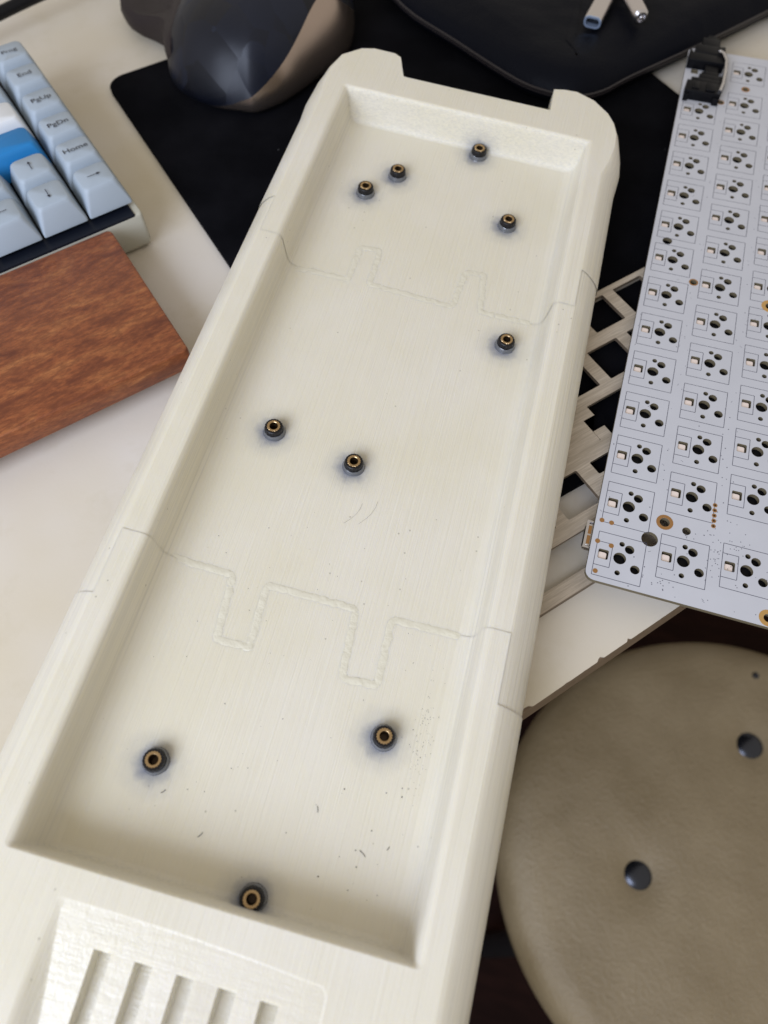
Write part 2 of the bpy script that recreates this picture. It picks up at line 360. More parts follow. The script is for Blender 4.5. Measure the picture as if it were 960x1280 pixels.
# ------------------------------------------------------------------ circuit board
DB = Matrix.Translation((0, 0, 12))
pcb = empty('circuit_board', DB, (38, 142, -1.6), 'white keyboard circuit board full of switch holes and small lamps, lying at the right', 'circuit board')
rows = [[.5 + i for i in range(13)] + [14.0], [.75] + [2 + i for i in range(12)] + [14.25], [.875] + [2.25 + i for i in range(11)] + [13.625],
        [1.125] + [2.75 + i for i in range(10)] + [13.125], [.625, 1.875, 3.125, 6.875, 10.625, 11.875, 13.125, 14.375]]
keys = [(r * P, u * P) for r, row in enumerate(rows) for u in row]
holes = []
for (kv, ku) in keys:
    holes.append(circ(kv, ku, 2.0, 18)); holes.append(circ(kv + 2.54, ku + 3.81, 1.5, 14)); holes.append(circ(kv + 5.08, ku - 2.54, 1.5, 14))
    holes.append(circ(kv, ku + 5.08, 0.87, 10)); holes.append(circ(kv, ku - 5.08, 0.87, 10))
    holes.append(rrect(kv - 6.75, kv - 3.55, ku - 1.65, ku + 1.65, .3, 0, 1))
big = [(8, 18.9, 2.6), (18.8, 25.1, 1.35), (-3.3, 152.7, 1.9), (-3.7, 247, 1.5)]
mount = [(11.8, 26.3, 1.6, 2.7, 'copper'), (9.1, 133.2, 1.25, 1.75, 'copper'), (37.7, 129.0, 1.5, 3.0, 'gold'), (8.7, 247.0, 1.2, 1.6, 'copper'), (18.6, 259.6, 1.2, 1.9, 'copper'), (45.4, 2.9, 1.3, 2.7, 'gold')]
for a in big: holes.append(circ(a[0], a[1], a[2], 24))
for a in mount: holes.append(circ(a[0], a[1], a[2], 18))
mb = MB(); plate(mb, rrect(-9.5, 85.2, 0, 285, 3, 0, 5), holes, -1.6, 0, 0, 1)
mb.obj('board', [M['mask'], M['fr4']], pcb)
def ring_mesh(mb, cx, cy, r0, r1, z0, z1, k=20):
    mb.rings([circ(cx, cy, r0, k, z1 - .01), circ(cx, cy, r0, k, z1), circ(cx, cy, r1, k, z1), circ(cx, cy, r1, k, z0)][::-1] if False else [circ(cx, cy, r1, k, z0), circ(cx, cy, r1, k, z1), circ(cx, cy, r0, k, z1), circ(cx, cy, r0, k, z0)])
for a in mount:
    mb = MB(); ring_mesh(mb, a[0], a[1], a[2] + .02, a[3], 0.004, 0.05); mb.obj('mounting_pad', M[a[4]], pcb)
for (kv, ku, r, w, hh) in [(5.6, 34, 0, 0, 0)]: pass
for i in range(5):
    mb = MB(); ring_mesh(mb, 26.55 + 0.05 * i, 37.2 - 1.95 * i, .38, .75, 0.004, 0.05, 12); mb.lathe(26.55 + 0.05 * i, 37.2 - 1.95 * i, [(.37, .02)], 12, False, True, 1)
    mb.obj('header_pad', [M['copper'], M['hole']], pcb)
for (a, b_) in ((-7.5, 21.3), (-7.6, 13.6), (-6.6, 3.2), (-3.2, 13.1), (-4.4, 21.2)):
    mb = MB(); mb.lathe(a, b_, [(.8, 0.004), (.8, 0.05)], 14, False, True); mb.obj('test_pad', M['copper'], pcb)
def shared(name, mesh_obj, loc, parent):
    c = mesh_obj.copy(); COL.objects.link(c); c.parent = parent; c.location = Vector(loc) * S; c.name = name; return c
# a switch outline (printed) and its small lamp, copied to every visible key
def strip(mb, x0, y0, x1, y1, w=0.2, z=0.012):
    dx, dy = x1 - x0, y1 - y0; L = math.hypot(dx, dy); nx, ny = -dy / L * w / 2, dx / L * w / 2
    mb.add([(x0 - nx, y0 - ny, z), (x1 - nx, y1 - ny, z), (x1 + nx, y1 + ny, z), (x0 + nx, y0 + ny, z)], [(0, 1, 2, 3)])
mo = MB()
for a in ((-7.6, -7.7, 7.3, -7.7), (7.3, -7.7, 7.3, 7.7), (7.3, 7.7, -7.6, 7.7), (-7.6, 7.7, -7.6, -7.7), (-7.6, -4.1, -2.7, -4.1), (-2.7, -4.1, -2.7, 4.2), (-2.7, 4.2, -7.6, 4.2)): strip(mo, *a)
ml = MB(); ml.rings([rrect(-6.65, -4.0, -1.58, 1.0, .5, z, 3) for z in (-1.5, -0.7)] + [rrect(-6.5, -4.15, -1.43, .85, .5, -0.55, 3)], False, True)
mk = MB(); mk.box(-7.2, 7.2, -6.4, 6.4, -3.4, -1.75, 0)  # black socket block, shaped wide to darken the view through the board's holes
vis = [k for k in keys if k[0] < 70]
first_o = first_l = None
for kv, ku in vis:
    if kv == 0 and ku > 250: continue
    if first_o is None:
        first_o = obj('switch_outline', mo.v, mo.f, M['ink'], pcb, (0, 0, 0)); first_l = obj('led_lamp', ml.v, ml.f, M['led'], pcb, (0, 0, 0))
        oo, ll = first_o, first_l; first_s = obj('switch_socket', mk.v, mk.f, M['blackabs'], pcb, (0, 0, 0))
        b = Vector(pcb['_b']); oo.location = (Vector((kv, ku, 0)) - b) * S; ll.location = oo.location; first_s.location = oo.location
    else:
        oo = shared('switch_outline', first_o, Vector((kv, ku, 0)) - b, pcb); ll = shared('led_lamp', first_l, Vector((kv, ku, 0)) - b, pcb); shared('switch_socket', first_s, Vector((kv, ku, 0)) - b, pcb)
mb = MB(); rnd = random.Random(3)                       # vias and hairline marks too many to count
def free(x, y):
    return x < 84 and all((x - k[0]) ** 2 + (y - k[1]) ** 2 > 9 for k in keys)
for i in range(900):
    x = rnd.uniform(-8.5, 66); y = rnd.uniform(1, 283)
    fx = (x + 9.5) % P; inlane = fx < 2.4 or fx > 16.6 or y < 4 or rnd.random() < .12
    if not inlane or not free(x, y): continue
    if rnd.random() < .7: mb.add(circ(x, y, rnd.uniform(.12, .24), 6, .014), [(0, 1, 2, 3, 4, 5)])
    else:
        an = rnd.choice((.5, .9, 1.2, 2.6)); strip(mb, x, y, x + .9 * math.cos(an), y + .9 * math.sin(an), .12, .015)
for x, y in [(30 + rnd.gauss(0, 5), 20 + rnd.gauss(0, 6)) for _ in range(60)]: mb.add(circ(x, y, .18, 6, .0145), [(0, 1, 2, 3, 4, 5)])
for x, y in [(13 + rnd.gauss(0, 3.5), 5 + rnd.gauss(0, 1.5)) for _ in range(14)]: mb.add(circ(x, y, .2, 6, .0148), [(0, 1, 2, 3, 4, 5)])
o = mb.obj('via_dots', M['dot'], pcb); o['kind'] = 'stuff'
mb = MB(); mb.rings([rrect(-11.6 + a, -6.0, 11.6 + a, 20.2 - a, .8, z, 3) for a, z in ((0.4, -4.9), (0, -4.5), (0, -2.1), (0.4, -1.7))], True, True); mb.box(-11.75, -11.55, 12.6, 19.2, -4.3, -2.3, 1); mb.box(-11.2, -9.8, 12.6, 15.6, -1.75, -1.62, 2); mb.box(-11.2, -9.8, 16.2, 19.2, -1.75, -1.62, 2)
mb.obj('usb_socket', [M['steel'], M['blackabs'], M['copper']], pcb)
mb = MB(); mb.box(-11.75, -9.6, 10.9, 11.5, -2.4, -1.2, 0, .1); mb.box(-11.75, -9.6, 20.3, 20.9, -2.4, -1.2, 0, .1); mb.box(-11.7, -10.9, 11.4, 20.4, -1.6, -1.25); mb.obj('socket_flange', M['steel'], pcb)

# black stabiliser clipped across the far end of the board
st = empty('stabiliser', DB, (0, 266, 0), 'black plastic key stabiliser clipped on the far corner of the white circuit board', 'stabiliser')
b = (0, 266, 0)
mb = MB(); mb.box(-8.3, 7.2, 244.8, 252.6, 0.06, 4.6, 0, .25); mb.box(-6.6, 7.0, 252.6, 255.4, 0.06, 4.4, 0, .2); mb.box(-3.4, 7.2, 255.4, 259, 0.06, 4.2, 0, .2); mb.box(-1.0, 5.2, 259, 262, 0.06, 3.9, 0, .2); mb.box(-8.3, -6.2, 243.6, 244.8, 0.06, 3.4, 0, .15); mb.box(4.4, 7.2, 243.4, 244.8, .06, 3.2, 0, .15)
mb.box(-5.6, -2.6, 246.2, 251.0, 4.6, 5.1, 0, .2); mb.box(.4, 4.6, 245.8, 251.4, 4.6, 5.3, 0, .2)
mb.obj('lower_housing', M['blackabs'], st, None, 30)
mb = MB(); mb.box(-9.4, 7.0, 268.2, 274.4, 0.06, 4.6, 0, .25); mb.box(-7.2, 5.6, 274.4, 280.6, 0.06, 4.8, 0, .25); mb.box(-4.6, 3.6, 280.6, 287.4, 0.06, 4.4, 0, .25); mb.box(-2.4, 1.6, 287.4, 290.4, 0.06, 3.8, 0, .2); mb.box(-1.2, 4.6, 262, 268.2, 0.06, 3.4, 0, .2)
mb.box(-9.4, -8.2, 274.4, 277.4, .06, 3.8, 0, .15); mb.box(3.6, 6.4, 280.6, 283.2, .06, 3.6, 0, .15)
mb.obj('upper_housing', M['blackabs'], st, None, 30)
mb = MB(); mb.tube([(6.4, 246.5, 5.0), (7.2, 252, 5.2), (7.4, 262, 5.2), (7.2, 270, 5.2), (5.4, 275, 5.4), (3.4, 276, 5.5)], .75, 8); mb.obj('stabiliser_wire', M['steel'], st, None, 60)
mb = MB(); mb.box(7.7, 8.4, 253, 270, 0.1, 4.5, 0, .2); mb.obj('side_clip', M['blackabs'], st)

# ------------------------------------------------------------------ the white printed case
vC = Vector((0.9959658, 0.0434983, -0.0784853)); uC = Vector((-0.0417932, 0.9988560, 0.0232399)); hC = Vector((0.0794064, -0.0198660, 0.9966444))
DC = Matrix((vC, uC, hC)).transposed().to_4x4(); DC.translation = Vector((-129.5167, -117.0994, 24.2675))
case = empty('printed_case', DC, CB, 'long milky white 3D printed keyboard case, empty, with brass inserts and glued joints', 'keyboard case')
case['_b'] = list(CB)
O = [((-4, -54), (-1, -50)), ((-12, -50), (-6, -46)), ((-16.5, -42), (-9, -40))]
for u in range(-30, 271, 10): O.append(((-16.4 - .5 * math.cos(u / 130.), u), (-8.8, u)))
O += [((-16.8, 280), (-9.0, 278)), ((-16.0, 292), (-9.8, 288)), ((-14.0, 302), (-9.9, 296)), ((-10.5, 309.5), (-8.0, 304.5)), ((-4, 313.5), (-1.5, 311.0)), ((3, 314.8), (3.5, 312.7)),
      ((12, 314.5), (12.3, 312.6)), ((15.5, 312.5), (15.2, 311)), ((19.2, 300.6), (19.2, 299.8)), ((20.4, 300.2), (20.4, 299.6)), ((48, 300.1), (48, 299.6)),
      ((80.2, 300.2), (80.2, 299.7)), ((79.5, 314.6), (79.7, 312.8)), ((84, 315.8), (84, 314)), ((89, 316), (89, 314.4)), ((97, 313.5), (96.6, 311.4)), ((104.5, 307.5), (103, 305.5)), ((108.3, 302.4), (106, 300.5)), ((111.2, 296), (107.8, 294.5)), ((113.0, 288.6), (108, 287)), ((113.7, 281), (107, 279.5))]
for u in range(270, -31, -10): O.append(((113.2 + .5 * math.cos(u / 130.), u), (104.6, u)))
O += [((113.5, -42), (104.5, -40)), ((109, -50), (100, -46)), ((101, -54), (97, -50))]
O = O[::-1]                                             # counter-clockwise
nO = len(O)
def nrm(i, k):
    a = Vector(O[i - 1][k]); c = Vector(O[(i + 1) % nO][k]); t = (c - a).normalized(); return Vector((t.y, -t.x))
def hbot(v, u): return (7.05 - 24.2675 + 0.0784853 * v - 0.0232399 * u) / 0.9966444
rings = []
for inset, hh in ((6.0, 'b0'), (3.2, 'b2'), (0.9, -4.0)):
    r = []
    for i in range(nO):
        p = Vector(O[i][0]) - nrm(i, 0) * inset; hz = hbot(*p)
        r.append((p.x, p.y, hz if hh == 'b0' else (max(hz + 2.2, hz) if hh == 'b2' else max(hh, hz + 3))))
    rings.append(r)
for t, hh in ((0, 0), (0.06, 2.4), (0.24, 4.8), (0.48, 7.0), (0.72, 8.75), (0.88, 9.6), (0.96, 9.9), (1.0, 10.0)):
    rings.append([(O[i][0][0] * (1 - t) + O[i][1][0] * t, O[i][0][1] * (1 - t) + O[i][1][1] * t, hh) for i in range(nO)])
inner = []
def iring(v0, v1, u0, u1, r, h):
    out = []
    c = [(v1 - r, u0 + r, -90), (v1 - r, u1 - r, 0), (v0 + r, u1 - r, 90), (v0 + r, u0 + r, 180)]
    for i, (cx, cy, a) in enumerate(c):
        for k in range(4):
            t = math.radians(a + 30 * k); out.append((cx + r * math.cos(t), cy + r * math.sin(t), h))
        nx, ny, na = c[(i + 1) % 4]; e = Vector(out[-1]); t = math.radians(na); s2 = Vector((nx + r * math.cos(t), ny + r * math.sin(t), h))
        for k in range(1, 12): out.append(tuple(e.lerp(s2, k / 12)))
    return out
for a in ((-3.0, 99.6, -0.6, 287.6, 1.6, 10), (-2.3, 98.9, -.35, 287.25, 1.3, 9.9), (-1.6, 98.2, -.05, 286.85, 1.1, 9.55), (-0.95, 97.6, .15, 286.5, 1.0, 8.8), (-0.5, 97.2, .3, 286.3, .9, 7.6), (0.2, 96.8, .5, 286.0, .9, 3), (0.8, 96.2, .6, 285.6, .9, -1.2), (1.8, 95.2, 1.0, 285.2, .9, -3.0), (3.4, 93.6, 1.7, 284.6, .8, -3.75), (5.2, 91.8, 2.6, 284, .6, -4)):
    inner.append(iring(*a))
vs = []; fs = []; fm = []; sharp = []
def addrings(rs, flip=False):
    k0 = len(vs); nn = len(rs[0])
    for r in rs: vs.extend(r)
    for i in range(len(rs) - 1):
        for j in range(nn):
            a = k0 + i * nn + j; b_ = k0 + i * nn + (j + 1) % nn; f = (a, b_, b_ + nn, a + nn)
            fs.append(f[::-1] if flip else f); fm.append(0)
    return k0, nn
k0, nn = addrings(rings)
fs.append(tuple(range(k0, k0 + nn))[::-1]); fm.append(0)
kT = k0 + (len(rings) - 1) * nn
kI, nI = addrings(inner)
# recessed vent panel on the near shelf
def prec(v, u): return 9.93 + min(0, (u + 7)) * (0.17 - 0.165 * min(1, max(0, (v - 16) / 64)))
def ringr(v0, v1, u0, u1, r, f): return [(p[0], p[1], f(p[0], p[1])) for p in rrect(v0, v1, u0, u1, r, 0, 3)]
R0 = [(80.2, -44, 10), (80.2, -25, 10), (80.0, -10.5, 10), (78.6, -8.8, 10), (60, -7.7, 10), (44, -7.0, 10), (28, -6.8, 10), (14.6, -6.8, 10), (13.6, -8.0, 10), (13.6, -25, 10), (14.4, -44, 10), (45, -44, 10)]
R1 = [(79.6, -43.4, 0), (79.5, -25, 0), (79.3, -11.1, 0), (78.2, -9.4, 0), (60, -8.3, 0), (44, -7.6, 0), (28, -7.4, 0), (16.6, -7.5, 0), (15.6, -9.2, 0), (18.4, -25, 0), (21.5, -43.4, 0), (45, -43.4, 0)]
R1 = [(p[0], p[1], prec(p[0], p[1])) for p in R1]
RA = [(a[0] + (b_[0] - a[0]) * .12, a[1] + (b_[1] - a[1]) * .12, min(9.99, a[2] - (a[2] - b_[2]) * .05)) for a, b_ in zip(R0, R1)]
RB = [(a[0] + (b_[0] - a[0]) * .4, a[1] + (b_[1] - a[1]) * .4, a[2] - (a[2] - b_[2]) * .28) for a, b_ in zip(R0, R1)]
RC = [(a[0] + (b_[0] - a[0]) * .8, a[1] + (b_[1] - a[1]) * .8, a[2] - (a[2] - b_[2]) * .88) for a, b_ in zip(R0, R1)]
kR = len(vs); nR = len(R0)
for q in (R0, RA, RB, RC): vs.extend(q)
for j in range(3 * nR):
    b_ = (j + 1) if (j + 1) % nR else j + 1 - nR; fs.append((kR + j, kR + nR + j, kR + nR + b_, kR + b_)); fm.append(0)
kR0 = kR; kR = kR + 3 * nR; vs.extend(R1)
for j in range(nR):
    b_ = (j + 1) % nR; fs.append((kR + j, kR + b_, kR + nR + b_, kR + nR + j)[::-1] if False else (kR + j, kR + nR + j, kR + nR + b_, kR + b_)); fm.append(1)
loops = [list(range(kT, kT + nO)), list(range(kI, kI + nI)), list(range(kR0, kR0 + nR))]
def tess(loops, mi):
    idx = [i for l in loops for i in l]
    for t in tessellate_polygon([[Vector((vs[i][0], vs[i][1], 0)) for i in l] for l in loops]):
        a, b_, c = (Vector(vs[idx[i]]) for i in t); t = tuple(idx[i] for i in t)
        fs.append(t if (b_ - a).cross(c - a).z > 0 else t[::-1]); fm.append(mi)
    for l in loops:
        for j in range(len(l)): sharp.append((l[j], l[(j + 1) % len(l)]))
tess(loops, 0)
slots = []
for i in range(5):
    v0 = 26.0 + 9.9 * i; kk = len(vs); q = [(v0, -40), (v0 + 4.3, -40), (v0 + 4.3, -15), (v0, -15)]
    vs.extend([(a, c, prec(a, c)) for a, c in q]); vs.extend([(a + (.5 if a == v0 else 0), c, prec(a, c) - 5.0) for a, c in q])
    for j in range(4):
        b_ = (j + 1) % 4; fs.append((kk + j, kk + 4 + j, kk + 4 + b_, kk + b_)); fm.append(1)
    fs.append((kk + 4, kk + 5, kk + 6, kk + 7)); fm.append(1); slots.append([kk, kk + 1, kk + 2, kk + 3])
tess([list(range(kR + nR, kR + 2 * nR))] + slots, 1)
JA = [(22.5, 82.5), (24.6, 62.6), (34.4, 63.0), (33.3, 82.3), (60.7, 82.3), (62.4, 61.5), (72.6, 62.4), (71.8, 82.1)]
JB = [(23.9, 202.6), (24.1, 219.2), (31.5, 220), (31.9, 203), (63.5, 202.0), (64.8, 219.7), (71.6, 220.5), (73.6, 202.8)]
bmA = bmesh.new()
bvs = [bmA.verts.new(v) for v in vs]
shs = {frozenset(e) for e in sharp}
for f, mi in zip(fs, fm):
    try: ff = bmA.faces.new([bvs[i] for i in f]); ff.material_index = mi; ff.smooth = True
    except ValueError: pass
for e in bmA.edges: e.smooth = not (frozenset((e.verts[0].index, e.verts[1].index)) in shs)
bmA.verts.index_update()
vi = {v: i for i, v in enumerate(bvs)}
for e in bmA.edges: e.smooth = frozenset((vi[e.verts[0]], vi[e.verts[1]])) not in shs
for uu in (63, 83, 203, 220): bmesh.ops.bisect_plane(bmA, geom=bmA.verts[:] + bmA.edges[:] + bmA.faces[:], plane_co=(0, uu, 0), plane_no=(0, 1, 0), dist=1e-5)
# weld cut points that lie on the floor ring are needed by the floor sheets
def isout(c): return c.x < -8.7 or c.x > 104.45 or c.z < -4.5
ring_floor = sorted({round(v.co.y, 4) for v in bmA.verts if abs(v.co.z + 4) < 1e-4 and abs(v.co.x - 5.2) < 1e-3})
def section(name, lo_in, hi_in, lo_out, hi_out, middle, floor_poly):
    bm = bmA.copy()
    dead = []
    for f in bm.faces:
        c = f.calc_center_median(); o_ = isout(c); lo, hi = (lo_out, hi_out) if o_ else (lo_in, hi_in)
        if not (lo < c.y < hi): dead.append(f)
    bmesh.ops.delete(bm, geom=dead, context='FACES')
    bm.normal_update()
    if middle:
        mv = {v: v.normal.copy() for v in bm.verts if v.co.z > -3.9}
        be = [e for e in bm.edges if e.is_boundary and abs(e.verts[0].co.y - e.verts[1].co.y) < 1e-4 and min(abs(e.verts[0].co.y - q) for q in (63, 83, 203, 220)) < 1e-3]
        for v, nv in mv.items():
            k = 0.28 if (v.co.x < -8 or v.co.x > 104) else 0.16
            v.co -= Vector((nv.x, 0, nv.z)) * k
        ex = bmesh.ops.extrude_edge_only(bm, edges=be)
        for v in [g_ for g_ in ex['geom'] if isinstance(g_, bmesh.types.BMVert)]:
            s_ = -1 if v.co.y < 140 else 1
            v.co.y += 2.0 * s_
            if v.co.z < -3.6: v.co.z -= 0.3
    fv = [bm.verts.new((p[0], p[1], -4)) for p in floor_poly]
    for t in tessellate_polygon([[Vector((p[0], p[1], 0)) for p in floor_poly]]):
        a, b_, c = (fv[i] for i in t)
        if (b_.co - a.co).cross(c.co - a.co).z < 0: b_, c = c, b_
        ff = bm.faces.new((a, b_, c)); ff.smooth = False
    me = bpy.data.meshes.new(name)
    for v in bm.verts: v.co = (v.co - Vector(CB)) * S
    bm.to_mesh(me); bm.free()
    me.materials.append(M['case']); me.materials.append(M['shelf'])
    # creases over 40 degrees are sharp too
    sh = [e.use_edge_sharp for e in me.edges]; me.set_sharp_from_angle(angle=math.radians(38))
    at = me.attributes.get('sharp_edge') or me.attributes.new('sharp_edge', 'BOOLEAN', 'EDGE')
    for i, s_ in enumerate(sh):
        if s_: at.data[i].value = True
    o = bpy.data.objects.new(name, me); COL.objects.link(o); o.parent = case; return o
FR = [p for p in inner[-1]]
def fring(lo, hi):                                      # floor ring points between two cuts, split right side / left side
    right = sorted([p for p in FR if p[0] > 48 and lo < p[1] < hi], key=lambda p: p[1]); left = sorted([p for p in FR if p[0] <= 48 and lo < p[1] < hi], key=lambda p: p[1]); return right, left
L, Rr = 5.2, 91.8
FRi = inner[-1]
def loop_part(lo, hi):
    return [(p[0], p[1]) for p in FRi if lo < p[1] < hi]
# near floor
idx = [i for i, p in enumerate(FRi)]
def chain(cond):
    n_ = len(FRi); st_ = next(i for i in range(n_) if cond(FRi[i]) and not cond(FRi[i - 1])); out = []
    i = st_
    while cond(FRi[i % n_]) and len(out) < n_: out.append((FRi[i % n_][0], FRi[i % n_][1])); i += 1
    return out
rightm = [(p[0], p[1]) for p in FRi if p[0] > 91 and 83 < p[1] < 203]; leftm = [(p[0], p[1]) for p in FRi if p[0] < 6 and 83 < p[1] < 203]
nearc = chain(lambda p: p[1] < 83); farc = chain(lambda p: p[1] > 203)
near_poly = nearc + [(Rr, 83)] + JA[::-1] + [(L, 83)]
mid_poly = [(L, 83)] + JA + [(Rr, 83)] + sorted(rightm, key=lambda p: p[1]) + [(Rr, 203)] + JB[::-1] + [(L, 203)] + sorted(leftm, key=lambda p: -p[1])
far_poly = [(L, 203)] + JB + [(Rr, 203)] + farc
section('near_section', -999, 83, -999, 63, False, near_poly)
section('middle_section', 83, 203, 63, 220, True, mid_poly)
section('far_section', 203, 999, 220, 999, False, far_poly)
bmA.free()
# dried glue along the puzzle joints of the floor
def glue(path, amp, seed):
    r_ = random.Random(seed); pts = []
    for (a, b_) in zip(path, path[1:]):
        d_ = math.dist(a, b_); k = max(2, int(d_ / 0.9))
        for i in range(k): pts.append(Vector((a[0] + (b_[0] - a[0]) * i / k, a[1] + (b_[1] - a[1]) * i / k)))
    pts.append(Vector(path[-1])); sm = []
    for i, p in enumerate(pts): q = pts[max(i - 1, 0)] + p + pts[min(i + 1, len(pts) - 1)]; sm.append(q / 3)
    rs = []
    for i, p in enumerate(sm):
        t = (sm[min(i + 1, len(sm) - 1)] - sm[max(i - 1, 0)]).normalized(); nx = Vector((t.y, -t.x))
        p = p + nx * noise.noise(Vector((i * .35, seed, 0))) * 0.5
        w = 1.3 + 0.4 * noise.noise(Vector((i * .5, seed + 9, 0))); h = amp * (0.75 + 0.6 * noise.noise(Vector((i * .7, seed + 4, 0))))
        rs.append([(*(p + nx * w * s_), -4.06 + hh * h) for s_, hh in ((-1, 0), (-.82, .6), (-.45, .75 + r_.uniform(-.15, .15)), (-.1, 1.05 + r_.uniform(-.3, .2)), (.35, .8 + r_.uniform(-.2, .2)), (.8, .55), (1, 0))])
    mb = MB(); mb.rings(rs, False, False, 0, False); mb.f = [f[::-1] for f in mb.f]
    mb.obj('glue_seam', M['glue'], case, None, 70)
glue([(2.8, 84), (6, 82.8)] + JA + [(90, 82.6), (94.6, 82.4)], 0.20, 1)
glue([(3.5, 201.5), (8, 202.5)] + JB + [(93.5, 203)], 0.17, 2)
# brass heat-set inserts on their melted bosses
for i, (cv, cu) in enumerate(INS):
    t = bpy.data.objects.new('threaded_insert', None) if False else None
    mb = MB(); mb.lathe(cv, cu, [(2.95, -4.3), (2.95, -1.2, .10), (2.85, -.7, .10), (2.65, -.5), (1.9, -.55)], 36, False, False)
    body = mb.obj('insert_barrel', M['burnt'], case, None, 25)
    mb = MB(); mb.lathe(cv, cu, [(2.12, -1.5, .11), (2.12, -.30, .11), (2.02, -.2, .09), (1.5, -.2), (1.34, -.34), (1.28, -1.5)], 36); mb.lathe(cv, cu, [(1.32, -1.3), (1.15, -1.8), (1.27, -2.1), (1.12, -2.4), (1.22, -2.8), (1.1, -3.4)], 36, False, True, 1)
    r_ = mb.obj('brass_collar', [M['brass'], M['hole']], body, (CB), 30)
    mb = MB(); mb.lathe(cv, cu, [(3.75, -4.08), (3.6, -3.8), (3.45, -3.2), (3.3, -2.6), (3.15, -2.4), (2.9, -2.5)], 28)
    mb.v = [(a + .18 * noise.noise(Vector((a * 2, b_ * 2, i))), b_ + .18 * noise.noise(Vector((b_ * 2, a * 2, i + 5))), c + (.25 * noise.noise(Vector((a * 1.5, b_ * 1.5, i))) if c > -3.9 else 0)) for a, b_, c in mb.v]
    mb.obj('boss', M['clear'], case, None, 60)

# dust, plastic crumbs and short hairs lying in the case
mb = MB(); rnd = random.Random(11)
def crumb(x, y, r, z=-3.985):
    k = 5; mb.add([(x + r * rnd.uniform(.5, 1.2) * math.cos(6.28 * i / k), y + r * rnd.uniform(.5, 1.2) * math.sin(6.28 * i / k), z) for i in range(k)] + [(x, y, z + r * .8)], [(i, (i + 1) % k, k) for i in range(k)])
for i in range(70): crumb(rnd.uniform(7, 90), rnd.uniform(4, 110), rnd.choice((.08, .11, .16)))
for i in range(90): crumb(min(91.5, 88.5 + rnd.gauss(0, 1.8)), 50 + rnd.gauss(0, 9), rnd.uniform(.06, .13))
for i in range(12): crumb(rnd.uniform(70, 88), rnd.uniform(8, 40), rnd.uniform(.1, .25))
for x, y, L_, a in ((81, 19, 2.2, 2.6), (86, 22, 1.0, 1.2), (38, 12.5, 1.6, 1.0), (25, 20, 1.4, .9), (49.5, 108, 9, 1.15), (54, 109, 10, 1.2), (66, 26, 1.6, 1.9)):
    pts = [(x + math.cos(a) * L_ * t + .12 * L_ * math.sin(3 * t), y + math.sin(a) * L_ * t, -3.95) for t in (0, .25, .5, .75, 1)]
    mb.tube(pts, .09 if L_ < 5 else .022, 5)
dz = mb.obj('dust_specks', M['speck'], None, (48, 60, -4)); tagm(dz, DC, (48, 60, -4), 'dark dust crumbs and short hairs scattered in the case', 'dust'); dz['kind'] = 'stuff'

# ------------------------------------------------------------------ wooden wrist rest
DW = frame((-160.5, 43.4, 0), (-0.648, -0.761, 0))      # x to the left along the front, y towards the viewer
wr = MB()
wr.rings([rrect(b, 330 - b, -72.3 + b, -b, r, z, 5) for b, z, r in ((13, 0.05, 1.5), (2.5, 7.4, 1.5), (0.4, 8.2, 2), (0, 9, 2), (0, 16.6, 2), (.3, 17.6, 2), (0.9, 18, 1.8))], True, True)
D_ = DW.copy()
# the frame's y axis points to the viewer, so the rest runs over negative y towards the keyboard
o = wr.obj('wrist_rest', M['walnut'], None, (100, -37, 0), 35)
tagm(o, D_, (100, -37, 0), 'reddish brown varnished wooden wrist rest in front of the grey keyboard', 'wrist rest')

